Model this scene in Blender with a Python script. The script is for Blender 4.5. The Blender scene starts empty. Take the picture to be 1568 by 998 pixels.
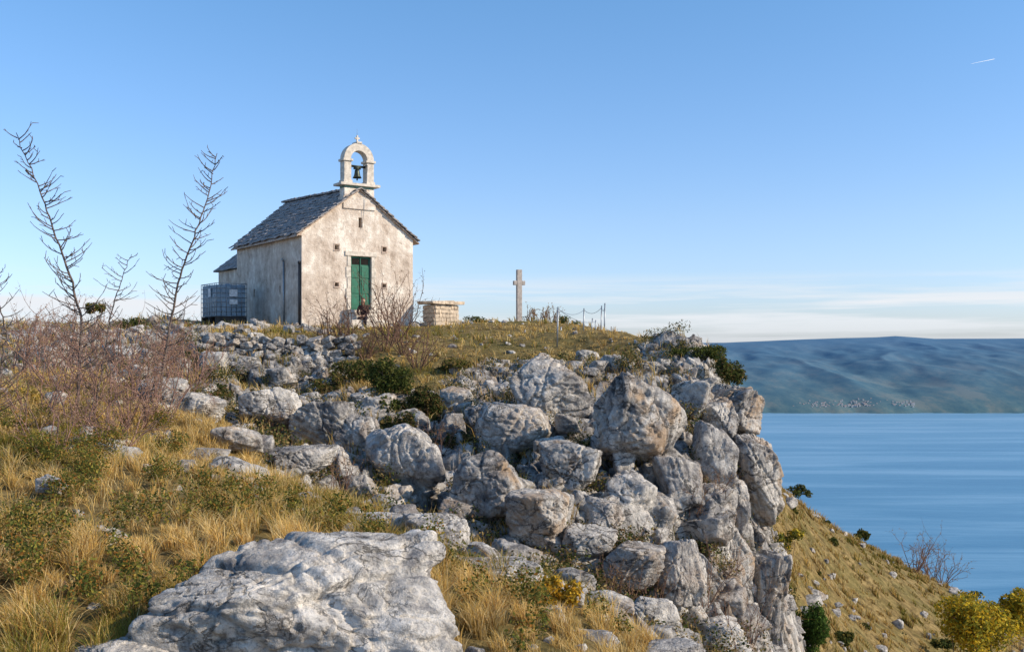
import bpy, bmesh, math, random, time
import numpy as np
from mathutils import Vector, Matrix
T0=time.time()
random.seed(7); rng=np.random.default_rng(7)
scene=bpy.context.scene
HZ=525.0; F=1524.0

# ------------------------------------------------------------ helpers
def survey(px,py,d):
    return ((px-784)/F*d, d, (HZ-py)/F*d)

def hsh(ix,iy,iz,seed):
    h=(ix.astype(np.int64)*374761393+iy.astype(np.int64)*668265263+iz.astype(np.int64)*1103515245+seed*97531)&0xFFFFFFFF
    h=((h^(h>>13))*1274126177)&0xFFFFFFFF
    h=h^(h>>16)
    h=((h^(h>>11))*668265263)&0xFFFFFFFF
    h=h^(h>>15)
    return (h&0xFFFFFF)/16777215.0
def vnoise(x,y,z,seed=0):
    ix=np.floor(x);iy=np.floor(y);iz=np.floor(z)
    fx=x-ix;fy=y-iy;fz=z-iz
    fx=fx*fx*(3-2*fx);fy=fy*fy*(3-2*fy);fz=fz*fz*(3-2*fz)
    r=0
    for a in (0,1):
        wx=fx if a else 1-fx
        for b in (0,1):
            wy=fy if b else 1-fy
            for c in (0,1):
                wz=fz if c else 1-fz
                r=r+wx*wy*wz*hsh(ix+a,iy+b,iz+c,seed)
    return r*2-1
def fbm(x,y,z,seed=0,octv=4,gain=.5):
    s=0;a=1;f=1;t=0
    for o in range(octv):
        s=s+a*vnoise(x*f,y*f,z*f,seed+o*13);t+=a;a*=gain;f*=2.03
    return s/t
def worley(x,y,seed):
    ix=np.floor(x);iy=np.floor(y)
    F1=np.full(x.shape,9.);F2=np.full(x.shape,9.);idc=np.zeros(x.shape);cx=np.zeros(x.shape);cy=np.zeros(x.shape)
    z=np.zeros_like(ix)
    for a in (-1,0,1):
        for b in (-1,0,1):
            jx=ix+a+hsh(ix+a,iy+b,z,seed);jy=iy+b+hsh(ix+a,iy+b,z,seed+5)
            d=np.hypot(x-jx,y-jy);h=hsh(ix+a,iy+b,z,seed+9)
            n=d<F1
            F2=np.where(n,F1,np.minimum(F2,d))
            F1=np.where(n,d,F1);idc=np.where(n,h,idc);cx=np.where(n,jx,cx);cy=np.where(n,jy,cy)
    return F1,F2,idc,cx,cy
def sstep(a,b,x):
    t=np.clip((x-a)/(b-a),0,1);return t*t*(3-2*t)

def mk(name,V,Fc,mat,smooth=True,col=None,parent=None,mi=None):
    V=np.asarray(V,dtype=np.float32);Fc=np.asarray(Fc,dtype=np.int32)
    me=bpy.data.meshes.new(name)
    me.vertices.add(len(V));me.vertices.foreach_set('co',V.ravel())
    k=Fc.shape[1];n=len(Fc)
    me.loops.add(n*k);me.loops.foreach_set('vertex_index',Fc.ravel())
    me.polygons.add(n);me.polygons.foreach_set('loop_start',np.arange(0,n*k,k,dtype=np.int32))
    me.update(calc_edges=True)
    me.polygons.foreach_set('use_smooth',np.full(n,smooth))
    if col is not None:
        ca=me.color_attributes.new('Col','FLOAT_COLOR','POINT')
        c=np.ones((len(V),4),dtype=np.float32);c[:,:3]=col
        ca.data.foreach_set('color',c.ravel())
    for m in (mat if isinstance(mat,(list,tuple)) else [mat]): me.materials.append(m)
    if mi is not None: me.polygons.foreach_set('material_index',np.asarray(mi,dtype=np.int32))
    ob=bpy.data.objects.new(name,me);scene.collection.objects.link(ob)
    if parent: ob.parent=parent
    return ob
def empty(name,loc=(0,0,0),rz=0):
    e=bpy.data.objects.new(name,None);scene.collection.objects.link(e)
    e.location=loc;e.rotation_euler=(0,0,rz);e.empty_display_size=.2
    return e
BOXF=[(0,3,2,1),(4,5,6,7),(0,1,5,4),(1,2,6,5),(2,3,7,6),(3,0,4,7)]
class Geo:
    def __init__(s): s.V=[];s.F=[];s.n=0
    def add(s,V,Fq):
        V=np.asarray(V,float);s.V.append(V);s.F.append(np.asarray(Fq)+s.n);s.n+=len(V)
    def box(s,x0,x1,y0,y1,z0,z1,M=None,jit=0):
        V=np.array([(x0,y0,z0),(x1,y0,z0),(x1,y1,z0),(x0,y1,z0),(x0,y0,z1),(x1,y0,z1),(x1,y1,z1),(x0,y1,z1)],float)
        if jit: V=V+rng.uniform(-jit,jit,V.shape)
        s.add(V,BOXF)
    def cyl(s,p0,p1,r0,r1,n=12):
        p0=np.array(p0,float);p1=np.array(p1,float);d=p1-p0;d/=np.linalg.norm(d)
        a=np.cross(d,(0,0,1) if abs(d[2])<.9 else (1,0,0));a/=np.linalg.norm(a);b=np.cross(d,a)
        t=np.arange(n)/n*2*np.pi
        ring=np.cos(t)[:,None]*a+np.sin(t)[:,None]*b
        V=np.concatenate([p0+ring*r0,p1+ring*r1,[p0],[p1]])
        Fq=[(i,(i+1)%n,n+(i+1)%n,n+i) for i in range(n)]
        s.add(V,Fq)
        cap=[]
        for i in range(0,n,2):
            cap.append((2*n,(i+2)%n,(i+1)%n,i));cap.append((2*n+1,n+i,n+(i+1)%n,n+(i+2)%n))
        s.F.append(np.array(cap)+s.n-len(V))
    def obj(s,name,mat,smooth=False,parent=None,bevel=0,col=None):
        o=mk(name,np.concatenate(s.V),np.concatenate(s.F),mat,smooth,col,parent)
        if bevel:
            b=o.modifiers.new('b','BEVEL');b.width=bevel;b.segments=2;b.limit_method='ANGLE'
        return o

# ------------------------------------------------------------ materials
class NT:
    def __init__(s,name):
        s.m=bpy.data.materials.new(name);s.m.use_nodes=True;s.t=s.m.node_tree;s.t.nodes.clear()
        s.out=s.t.nodes.new('ShaderNodeOutputMaterial')
    def n(s,typ,_o=0,**kw):
        nd=s.t.nodes.new(typ)
        for k,v in kw.items():
            if k.startswith('i_'):
                key=k[2:];key=int(key) if key.isdigit() else key.replace('_',' ')
                if isinstance(v,bpy.types.NodeSocket): s.t.links.new(v,nd.inputs[key])
                else: nd.inputs[key].default_value=v
            else: setattr(nd,k,v)
        return nd
    def math(s,op,a,b=0,clamp=False):
        return s.n('ShaderNodeMath',operation=op,i_0=a,i_1=b,use_clamp=clamp).outputs[0]
    def mix(s,f,a,b,mode='MIX'):
        nd=s.t.nodes.new('ShaderNodeMix');nd.data_type='RGBA';nd.blend_type=mode
        for k,v in ((0,f),(6,a),(7,b)):
            if isinstance(v,bpy.types.NodeSocket): s.t.links.new(v,nd.inputs[k])
            else: nd.inputs[k].default_value=v if k==0 else (*v,1)
        return nd.outputs[2]
    def noise(s,vec,scale,detail=4,rough=.55,dist=0):
        return s.n('ShaderNodeTexNoise',i_Vector=vec,i_Scale=scale,i_Detail=detail,i_Roughness=rough,i_Distortion=dist).outputs[0]
    def ramp(s,f,stops):
        nd=s.t.nodes.new('ShaderNodeValToRGB');s.t.links.new(f,nd.inputs[0])
        el=nd.color_ramp.elements
        while len(el)<len(stops): el.new(.5)
        for e,(p,c) in zip(el,stops): e.position=p;e.color=(*c,1) if not isinstance(c,(int,float)) else (c,c,c,1)
        return nd.outputs[0]
    def pos(s): return s.n('ShaderNodeNewGeometry').outputs['Position']
    def sc(s,v,x,y,z):
        return s.n('ShaderNodeVectorMath',operation='MULTIPLY',i_0=v,i_1=(x,y,z)).outputs[0]
    def bump(s,h,strength,dist,nrm=None):
        nd=s.n('ShaderNodeBump',i_Height=h,i_Strength=strength,i_Distance=dist)
        if nrm: s.t.links.new(nrm,nd.inputs['Normal'])
        return nd.outputs[0]
    def bsdf(s,color,rough=.8,nrm=None,spec=.3,metal=0):
        nd=s.n('ShaderNodeBsdfPrincipled',i_Roughness=rough,i_Metallic=metal)
        nd.inputs['Specular IOR Level'].default_value=spec
        if isinstance(color,bpy.types.NodeSocket): s.t.links.new(color,nd.inputs['Base Color'])
        else: nd.inputs['Base Color'].default_value=(*color,1)
        if nrm: s.t.links.new(nrm,nd.inputs['Normal'])
        s.t.links.new(nd.outputs[0],s.out.inputs[0]);return nd

def limestone(t,bright=1.0,ochre=.5,dark=.6,fs=1.0,fiss=1.0):
    p=t.pos()
    n1=t.noise(p,.7,4,.6);n2=t.noise(p,5.0*fs,8,.68,.2);n3=t.noise(p,26*fs,5,.7)
    c=t.math('ADD',t.math('MULTIPLY',n1,.4),t.math('MULTIPLY',n2,.6))
    b=bright
    col=t.ramp(c,[(.40,(.13*b,.125*b,.125*b)),(.46,(.26*b,.245*b,.23*b)),(.52,(.40*b,.375*b,.34*b)),(.60,(.56*b,.525*b,.475*b))])
    sp=t.ramp(t.math('ADD',t.math('MULTIPLY',n3,.6),t.math('MULTIPLY',t.noise(p,7*fs,5,.7),.4)),[(.515,0),(.585,1)])
    col=t.mix(t.math('MULTIPLY',sp,dark),col,(.11,.108,.105))
    # grey run-off weathering
    ws=t.ramp(t.noise(t.sc(p,2.2,2.2,.6),1.4,5,.6),[(.50,0),(.62,1)])
    col=t.mix(t.math('MULTIPLY',ws,.42),col,(.17,.165,.165))
    oc=t.ramp(t.noise(p,1.3,5,.65),[(.52,0),(.64,1)])
    col=t.mix(t.math('MULTIPLY',oc,ochre),col,(.42,.29,.18))
    msk=t.ramp(t.noise(p,.9*fs,3,.5),[(.44,0),(.56,1)])
    fz=t.math('ABSOLUTE',t.math('SUBTRACT',t.noise(t.sc(p,1,1,1.5),1.5*fs,7,.6,.6),.5))
    fi=t.math('MULTIPLY',t.ramp(fz,[(.0,1),(.017,0)]),msk)
    fi=t.math('MULTIPLY',fi,fiss)
    col=t.mix(t.math('MULTIPLY',fi,.75),col,(.045,.04,.036))
    h=t.math('ADD',t.math('MULTIPLY',n2,.75),t.math('MULTIPLY',n3,.20))
    h=t.math('SUBTRACT',h,t.math('MULTIPLY',fi,.30))
    nr=t.bump(h,1.0,.12/fs)
    return col,nr
def M_lime(name='limestone',bright=1.0,ochre=.35,dark=.55,fs=1.0,fiss=1.0):
    t=NT(name);c,n=limestone(t,bright,ochre,dark,fs,fiss);t.bsdf(c,.92,n,.1);return t.m
mat_rock=M_lime('limestone',1.28)
mat_rock_warm=M_lime('ochre_limestone',1.22,.8,.5)
mat_rock_pale=M_lime('pale_limestone',1.45,.12,.55,1.7,.7)

def M_ground():
    t=NT('hill_ground');c,n=limestone(t,1.15,.6)
    p=t.pos()
    g=t.ramp(t.noise(p,2.5,7,.7),[(.3,(.07,.05,.02)),(.5,(.22,.155,.06)),(.65,(.36,.26,.11))])
    gr=t.ramp(t.noise(p,.5,4,.6),[(.45,0),(.6,1)])
    g=t.mix(t.math('MULTIPLY',gr,.45),g,(.12,.115,.035))
    a=t.n('ShaderNodeAttribute',attribute_name='Col').outputs['Color']
    sep=t.n('ShaderNodeSeparateColor',i_0=a)
    f=t.math('ADD',sep.outputs[0],t.math('MULTIPLY',t.math('SUBTRACT',t.noise(p,3.5,6,.65),.5),1.6))
    f=t.ramp(f,[(.46,0),(.54,1)])
    col=t.mix(f,g,c)
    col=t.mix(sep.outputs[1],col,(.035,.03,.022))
    t.bsdf(col,.95,n,.1);return t.m
mat_ground=M_ground()
def M_leaf(name,trans=.35,rough=.6):
    t=NT(name);a=t.n('ShaderNodeAttribute',attribute_name='Col').outputs['Color']
    d=t.n('ShaderNodeBsdfDiffuse',i_Color=a);tr=t.n('ShaderNodeBsdfTranslucent',i_Color=a)
    mx=t.n('ShaderNodeMixShader',i_0=trans,i_1=d.outputs[0],i_2=tr.outputs[0])
    t.t.links.new(mx.outputs[0],t.out.inputs[0]);return t.m
mat_leaf=M_leaf('foliage');mat_grass=M_leaf('dry_grass_blades',.4)
def M_bark(name,c1,c2):
    t=NT(name);p=t.pos();n=t.noise(p,30,3)
    t.bsdf(t.ramp(n,[(.35,c1),(.65,c2)]),.85,None,.2);return t.m
mat_bark=M_bark('grey_bark',(.08,.06,.05),(.18,.14,.12))
mat_twig=M_bark('red_twig_bark',(.17,.095,.07),(.36,.22,.17))
mat_dtwig=M_bark('brown_twig_bark',(.10,.055,.04),(.22,.13,.09))
def M_plain(name,c,rough=.7,spec=.3,metal=0,var=.25,sc=8,bd=.01):
    t=NT(name);p=t.pos();n=t.noise(p,sc,6,.65)
    lo=tuple(x*(1-var) for x in c);hi=tuple(min(1,x*(1+var)) for x in c)
    t.bsdf(t.ramp(n,[(.35,lo),(.65,hi)]),rough,t.bump(n,.5,bd),spec,metal);return t.m

# ------------------------------------------------------------ terrain
CT=[ # bearing px, py, distance, rockiness
(0,998,5,0),(300,1120,4.6,0),(200,812,7.5,0),(0,757,9,.0),(200,707,11,.0),(0,630,14,.0),(200,615,18,.3),(0,565,22,.6),(0,535,28,.65),(0,503,38,.6),
(200,524,31,.7),(200,500,40,.6),(300,655,15.5,.3),(300,575,23,.85),(300,520,31,.75),(400,860,7,0),(430,752,11.2,.1),(560,808,9.8,.1),(720,875,8.5,.15),(850,945,7.5,.1),(980,1010,6.9,.2),
(600,1140,5,0),(750,1040,5.6,.0),(450,935,6.3,0),(350,715,14,.3),(500,735,16.8,.8),(600,775,16.5,1),(720,855,14,1),(850,900,13,1),(950,955,13,1),(1050,1000,14.5,1),(1150,1020,16,1),
(400,625,25,1),(400,555,29,.9),(450,519,31.5,.4),(600,665,22,.9),(600,580,27,.45),(600,527,31.5,.1),
(750,720,19,1),(750,615,24,.9),(750,556,29,.45),(750,519,36,.1),(900,785,17,1),(900,670,20,1),(900,590,24,.9),(900,540,30,.4),(900,513,38,.2),
(1000,865,16.5,1),(1000,745,18.5,1),(1000,630,22,1),(1000,568,27,.75),(1000,536,33,.45),
(1080,910,17,1),(1080,765,19,1),(1080,650,22,1),(1085,590,26,1),(1100,562,29,.6),
(1130,910,18.5,1),(1130,765,21,1),(1120,665,24,1),(1115,600,27,.9),
(540,502,42,.1),(677,499,43,.15),(795,499,47,.2),(330,498,43,.5),(900,510,43,.25),(950,520,40,.4),(400,501,44,.3),(420,504,38,.4),
(1190,745,55,.1),(1255,798,60,.1),(1330,842,65,.1),(1460,918,70,.12),(1568,948,75,.15),(1200,998,33,.2),(1300,998,38,.15),(1450,1005,48,.15),(1568,1010,55,.15),(1200,850,43,.15),(1300,910,48,.15),
]
CW=[survey(a,b,c)+(r,) for a,b,c,r in CT]
CW+=[(0,0,-1.75,0),(-3,0,-1.5,0),(3,0,-2.3,0),(0,-6,-1.5,0),(-10,-5,-1,0),(10,-5,-6,.5),(3.4,5,-3.6,.6),(6,5,-6,.8),(5.6,10,-7.5,.9),(2.2,9.5,-3.4,.6),(7.2,16,-9.5,.6),(6.8,20,-10,.6),(8,24,-10.5,.3),(8.6,28,-10.8,.2),(12,16,-14,.3),(20,25,-19,.3),(20,10,-18,.3),
(9.2,40,-5.5,.5),(11,46,-6.0,.3),(13,50,-7.,.2),(3,52,.1,.2),(-6,54,.5,.2),(-20,52,.5,.3),(0,64,-2.5,.2),(-20,70,-3,.2),(14,70,-13,.2),(20,82,-24,.2),(32,90,-36,.2),(45,100,-46,.2),
(-30,40,.6,.5),(-30,12,-.5,.2),(-45,25,0,.3),(-60,80,-5,.2),(40,40,-26,.2),(60,60,-44,.2),(60,120,-62,.2),(90,150,-95,.2),(0,120,-35,.2),(-80,150,-40,.2),(0,220,-140,.2),(120,80,-90,.2),(200,300,-260,.2),(0,420,-300,.2),(-250,350,-260,.2),(300,100,-240,.2),(420,400,-330,.2),(0,700,-340,.2),(-600,500,-320,.2),(700,0,-340,.2),(700,600,-350,.2),(-100,0,-2,.2),(-300,100,-100,.2),(0,-50,-2,.1)]
CW=np.array(CW)
CC=.8
def mq(d): return np.sqrt(d*d+CC*CC)
_D=np.hypot(CW[:,None,0]-CW[None,:,0],CW[:,None,1]-CW[None,:,1])
_K=mq(_D);_n=len(CW)
_A=np.zeros((_n+1,_n+1));_A[:_n,:_n]=_K;_A[_n,:_n]=1;_A[:_n,_n]=1
_w=np.linalg.solve(_A,np.vstack([CW[:,2:4],[0,0]]))
def base(x,y):
    x=np.atleast_1d(np.asarray(x,float)).ravel();y=np.atleast_1d(np.asarray(y,float)).ravel();o=np.zeros((len(x),2))
    for i in range(0,len(x),40000):
        k=mq(np.hypot(x[i:i+40000,None]-CW[None,:,0],y[i:i+40000,None]-CW[None,:,1]))
        o[i:i+40000]=k@_w[:_n]+_w[_n]
    return o[:,0],np.clip(o[:,1],0,1)
def terrain(x,y):
    x=np.atleast_1d(np.asarray(x,float)).ravel();y=np.atleast_1d(np.asarray(y,float)).ravel()
    z,r=base(x,y);z0=np.zeros_like(x);rad=np.hypot(x,y)
    m=sstep(.3,.75,r+.35*fbm(x*.35,y*.35,z0,3,3))
    crv=np.zeros_like(x)
    fade=sstep(3,8,rad)
    for s,A,sd in ((1.9,.42,11),(.75,.24,21),(.28,.10,31)):
        wx=x+.3*s*vnoise(x/s*1.3,y/s*1.3,z0,sd+1);wy=y+.3*s*vnoise(x/s*1.3,y/s*1.3,z0+7,sd+2)
        F1,F2,h,cx,cy=worley(wx/s,wy/s,sd)
        g=F2-F1;c=sstep(.0,.16,g)
        tx=hsh(np.floor(h*9999),z0,z0,sd+3)-.5;ty=hsh(np.floor(h*9999),z0+1,z0,sd+4)-.35
        hh=(h-.55)*A+A*1.5*(tx*(wx/s-cx)+ty*(wy/s-cy))
        z=z+m*fade*(hh*c-A*.7*(1-c))
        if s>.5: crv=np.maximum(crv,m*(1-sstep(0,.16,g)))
    z=z+.05*fbm(x*1.1,y*1.1,z0,50,4)*fade+np.clip(rad-30,0,300)*.012*fbm(x*.12,y*.12,z0,60,5)*sstep(45,60,rad)
    return z,m,crv

th=np.radians(np.concatenate([np.linspace(-80,-33,60,endpoint=False),np.linspace(-33,33,660,endpoint=False),np.linspace(33,90,60)]))
rr=np.concatenate([np.geomspace(.6,4,25,endpoint=False),np.geomspace(4,46,520,endpoint=False),np.geomspace(46,110,160,endpoint=False),np.geomspace(110,800,50)])
TH,RR=np.meshgrid(th,rr)
X=(RR*np.sin(TH)).ravel();Y=(RR*np.cos(TH)).ravel()
Z,Mk,Cv=terrain(X,Y)
nr,na=RR.shape
i=np.arange(nr-1)[:,None]*na+np.arange(na-1)[None,:]
Fq=np.stack([i,i+1,i+na+1,i+na],-1).reshape(-1,4)[:,::-1]
mk('hillside_terrain',np.stack([X,Y,Z],1),Fq,mat_ground,True,np.stack([Mk,Cv*.9,0*Cv],1))

def H(x,y): return terrain(x,y)[0]
def sight(px,py,dmax=90,dmin=4):
    """walk the sight line over the ground and return where it meets the terrain"""
    d=np.geomspace(dmin,dmax,500)
    z,_=base((px-784)/F*d,d)
    hit=np.nonzero(z>=(HZ-py)/F*d)[0]
    k=hit[0] if len(hit) else 499
    return d[k]

# ------------------------------------------------------------ rocks
_ico={}
def ico(n):
    if n not in _ico:
        bm=bmesh.new();bmesh.ops.create_icosphere(bm,subdivisions=n,radius=1)
        _ico[n]=(np.array([v.co[:] for v in bm.verts]),np.array([[v.index for v in f.verts] for f in bm.faces]));bm.free()
    return _ico[n]
def rock_pts(n,seed,facets=12,k=32,rough=1.0,box=0):
    N,Fc=ico(n);r=np.random.default_rng(seed)
    N=N/np.linalg.norm(N,axis=1)[:,None]
    P=r.normal(size=(facets,3));P/=np.linalg.norm(P,axis=1)[:,None];D=r.uniform(.60,.98,facets)
    ax=np.array([(1,0,0),(-1,0,0),(0,1,0),(0,-1,0),(0,0,1),(0,0,-1)],float)
    ax=ax+r.normal(size=ax.shape)*.24*(1-box*.7);ax/=np.linalg.norm(ax,axis=1)[:,None]
    P=np.vstack([P,ax]);D=np.concatenate([D,r.uniform(.72,.92,6)])
    if box: D[:facets]+=.3*box
    s=np.maximum(N@P.T,0)/D
    R=1/(s**k).sum(1)**(1/k)
    p=N*R[:,None];o=seed*3.7
    x,y,z=p[:,0]+o,p[:,1],p[:,2]
    d=.06*fbm(x*1.6,y*1.6,z*1.6,seed,2)+.035*fbm(x*5,y*5,z*5,seed+1,4,.6)
    rid=1-np.abs(fbm(x*2.6,y*2.6,z*2.6,seed+2,3));d-=.075*np.clip(rid-.88,0,1)/.12
    for q in range(7 if n>=5 else 4):
        a=r.normal(size=3);a[2]*=.7;a/=np.linalg.norm(a);of=r.uniform(-.65,.65)
        t=(p@a-of)+.05*fbm(x*3,y*3,z*3,seed+20+q,2)
        st=r.uniform(-.09,.09)
        d-=.055*np.exp(-(t/.018)**2)-sstep(-.012,.012,t)*st
    if n>=6: d+=.014*fbm(x*15,y*15,z*15,seed+8,3,.65)-.025*np.clip(1-np.abs(fbm(x*8,y*8,z*4,seed+9,2))*9,0,1)
    p=p*(1+d*rough)[:,None]
    return p,Fc
def rotm(rx,ry,rz):
    return np.array(Matrix.Rotation(rz,3,'Z')@Matrix.Rotation(ry,3,'Y')@Matrix.Rotation(rx,3,'X'))

def hero(px,py,w,h,n=6,seed=None,dep=1.0,d=None,tilt=.28,facets=12,k=32,rz=None,box=.25,ty=None,mat=None):
    """boulder whose body spans w,h (as seen) and which rests on the slope"""
    seed=seed if seed is not None else int(px*7+py*13)%9973
    r=np.random.default_rng(seed+5)
    if d is None: d=sight(px,py+h*.42)
    p,Fc=rock_pts(n,seed,facets,k,1.0,box)
    p=p@rotm(r.uniform(-.15,.15),r.uniform(-tilt,tilt) if ty is None else ty,0).T
    p=p-(p.max(0)+p.min(0))/2;ext=(p.max(0)-p.min(0))/2
    sx=w/F*d/2/ext[0];sz=h/F*d/2/ext[2];sy=(sx+sz)/2*dep
    p=p*np.array([sx,sy,sz])
    a=r.uniform(-.35,.35) if rz is None else rz
    p=p@rotm(0,0,a).T
    c=survey(px,py,d)
    if mat is None: mat=mat_rock_warm if r.random()<.4 else mat_rock
    o=mk('limestone_boulder',p,Fc,mat,True)
    o.location=(c[0],c[1]+sy*.35,c[2])
    return o
HER=[(845,594,126,108),(985,645,164,156),(790,655,132,78),(408,628,96,72),(495,655,104,86),(545,672,86,88),(618,708,128,116),
(750,742,120,108),(825,792,90,86),(875,718,98,88),(912,785,92,60),(962,765,76,86),(700,612,60,40),(735,645,50,50),(690,655,45,45),(1060,612,64,64),
(1095,705,74,120),(1040,740,76,86),(1010,790,68,64),(975,870,88,74),(905,835,90,58),(1040,880,80,106),
(880,895,72,44),(1000,945,86,62),(460,710,110,54),(360,675,76,46),(300,625,88,50),(245,605,88,54),(560,610,50,34),(945,560,56,36),(900,548,40,26),
(840,690,54,44),(700,785,54,44),(640,650,50,40),(430,580,48,36),(325,556,44,38),(955,700,44,50),(1000,566,40,26),(380,560,40,30),(770,600,40,30),(800,745,44,36),(870,650,44,36),(270,560,44,30),(210,570,44,28)]
for a in HER:
    big=a[2]>110
    hero(*a,n=6 if a[2]>76 else 5,k=15 if big else 32,box=.1 if big else .25)
for (px,py,w,h,d,s) in [(1128,640,92,96,23.5,3),(1150,735,80,140,22,8),(1098,650,60,84,22.5,12),(1165,710,44,100,23,19),(1085,815,84,150,19,23),(1122,860,74,160,19.5,29),(1156,925,52,170,20,31),(1100,940,104,150,18,37),(1050,930,80,140,17,41),(1118,770,60,104,20.5,43),(1148,838,48,110,21.5,47),(1085,600,64,48,25.5,53),(1112,614,48,54,25,59),(1166,785,38,80,23,60),(1070,880,60,80,17.5,64)]:
    hero(px,py,w,h,n=6,seed=s,d=d,dep=1.25,tilt=.2,box=.2,mat=mat_rock_warm)
# foreground outcrops
hero(452,1035,500,396,n=7,seed=77,d=5.25,dep=.55,tilt=.05,facets=9,k=22,rz=.1,box=.1,ty=.34,mat=mat_rock_pale)
for (px,py,w,h,d,s) in [(585,812,105,54,9.9,61),(668,830,112,86,9.5,62),(765,885,136,52,8.6,63),(355,748,118,46,11,64),(75,742,55,30,9,65),(225,905,90,36,6.6,66),(890,992,120,50,7,67),(1040,1004,100,40,7.5,68),(180,1006,150,44,5,69),(640,893,70,26,8,70),(870,918,70,26,8,71),(240,690,60,60,14,72),(215,650,80,60,16,73),(150,645,80,30,17,74),(470,766,50,26,11,75),(540,788,44,24,10.5,76),(700,864,54,34,9,78),(820,912,60,34,8.2,79),(60,545,80,34,24,80),(190,545,80,34,25,81),(110,525,60,24,29,82),(320,700,60,30,13.5,83),(40,520,70,26,30,84),(735,850,60,34,9.2,85),(620,790,50,30,10.3,86)]:
    hero(px,py,w,h,n=6 if w>90 else 5,seed=s,d=d,dep=1.0,tilt=.15,mat=mat_rock_pale if d<12 else mat_rock)

def scatter_rocks(name,pos,size,n,nvar=14,flat=(.5,.9),seed0=300,sinkf=.1,mat=None,box=.2):
    var=[rock_pts(n,seed0+i,10,30,1.0,box) for i in range(nvar)]
    Vs=[];Fs=[];off=0
    for q,(p,s) in enumerate(zip(pos,size)):
        v,f=var[rng.integers(nvar)]
        v=v*np.array([s*rng.uniform(.7,1.3),s*rng.uniform(.7,1.2),s*rng.uniform(*flat)])
        v=v@rotm(rng.uniform(-.4,.4),rng.uniform(-.4,.4),rng.uniform(0,6.28)).T
        Vs.append(v+np.array(p)+np.array([0,0,s*sinkf]));Fs.append(f+off);off+=len(v)
    return mk(name,np.concatenate(Vs),np.concatenate(Fs),mat or mat_rock,True)
def polar(n,r0,r1,t0,t1):
    r=np.exp(rng.uniform(np.log(r0),np.log(r1),n));t=rng.uniform(t0,t1,n)
    return t*r,r
x,y=polar(4600,11,46,-.6,.36);z,m,c=terrain(x,y)
pr=m*.58+.04*(y<32)+.13*(y>26)+.25*((y>24)&(x/y<-.18))
inch=(x>-9)&(x<-3)&(y>39)&(y<52)
k=(rng.random(len(x))<pr)&~inch
x,y,z,m=x[k],y[k],z[k],m[k]
s=np.clip(rng.lognormal(-1.85,.5,len(x)),.05,.5)
s=np.where((y>25)|(x/y<-.33),np.minimum(s,.27),s)
s=np.where((m<.4)&(x/y>-.18),np.minimum(s*.55,.13),s)
big=s>.24
scatter_rocks('loose_limestone_rocks',np.stack([x,y,z],1)[big],s[big],5)
scatter_rocks('limestone_rubble',np.stack([x,y,z],1)[~big],s[~big],4,seed0=400)
x,y=polar(1500,28,95,.24,.62);z,m,c=terrain(x,y)
k=(rng.random(len(x))<.33);s=np.clip(rng.lognormal(-1.8,.5,len(x)),.08,.5)
scatter_rocks('hillside_rocks',np.stack([x,y,z],1)[k],s[k],4,seed0=500)
x,y=polar(90,4.5,14,-.55,.1);z,m,c=terrain(x,y);s=np.clip(rng.lognormal(-2.9,.5,len(x)),.03,.15)
scatter_rocks('grass_stones',np.stack([x,y,z],1),s,4,seed0=600,mat=mat_rock_pale)

# dry stone wall below the chapel
pos=[];sz=[]
for row in range(5):
    for xx in np.arange(-9.2,-4.6,.36):
        yy=29.6+.12*row+rng.uniform(-.05,.05)
        zz=float(base([xx],[29.4])[0][0])-.25+row*.19+.05*math.sin(xx)
        pos.append((xx+.16*(row%2)+rng.uniform(-.05,.05),yy,zz));sz.append(rng.uniform(.19,.27))
scatter_rocks('dry_stone_wall',pos,sz,5,flat=(.4,.55),seed0=700,box=.9)

# ------------------------------------------------------------ grass
def blades(name,x,y,z,h,w,lean,col):
    n=len(x);a=rng.uniform(0,2*np.pi,n);ld=rng.normal(0,1,(n,2))*lean[:,None]+np.array([-.12,.02])*lean[:,None]*3
    b=np.stack([x,y,z],1);s=np.stack([np.cos(a),np.sin(a),0*a],1)*w[:,None]/2
    mid=b+np.stack([ld[:,0]*h*.35,ld[:,1]*h*.35,h*.55],1)
    tip=b+np.stack([ld[:,0]*h,ld[:,1]*h,h*(1-.25*np.clip(np.hypot(ld[:,0],ld[:,1]),0,1.5))],1)
    V=np.stack([b-s,b+s,mid-s*.8,mid+s*.8,tip],1).reshape(-1,3)
    i=np.arange(n)[:,None]*5
    Fc=np.concatenate([i+np.array([[0,1,2]]),i+np.array([[1,3,2]]),i+np.array([[2,3,4]])])
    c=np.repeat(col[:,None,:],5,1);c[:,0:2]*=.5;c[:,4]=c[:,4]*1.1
    return mk(name,V,Fc,mat_grass,False,c.reshape(-1,3))
GOLD=np.array([.70,.46,.14]);STRAW=np.array([.80,.61,.29]);GRN=np.array([.19,.19,.04]);OLV=np.array([.34,.27,.06]);BRN=np.array([.34,.18,.06])
def grasscol(x,y,green):
    n=len(x);z0=0*x
    g=fbm(x*.55,y*.55,z0,91,3)+rng.normal(0,.18,n)+green
    c=np.where((g>.12)[:,None],np.where((rng.random(n)<.42)[:,None],GRN,OLV),np.where((rng.random(n)<.6)[:,None],GOLD,STRAW))
    c=np.where((rng.random(n)<.13)[:,None],BRN,c)
    return c*rng.uniform(.7,1.2,(n,1))*(1+.25*fbm(x*1.3,y*1.3,z0,93,3))[:,None]
def clump(x,y,amt,s):
    F1,F2,h,cx,cy=worley(x/s,y/s,77)
    return x+(cx*s-x)*amt,y+(cy*s-y)*amt,h
x,y=polar(290000,3.3,16,-.66,.42)
x,y,hh=clump(x,y,.5,.24)
z,m,c=terrain(x,y)
dens=fbm(x*.9,y*.9,0*x,33,3)
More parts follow.
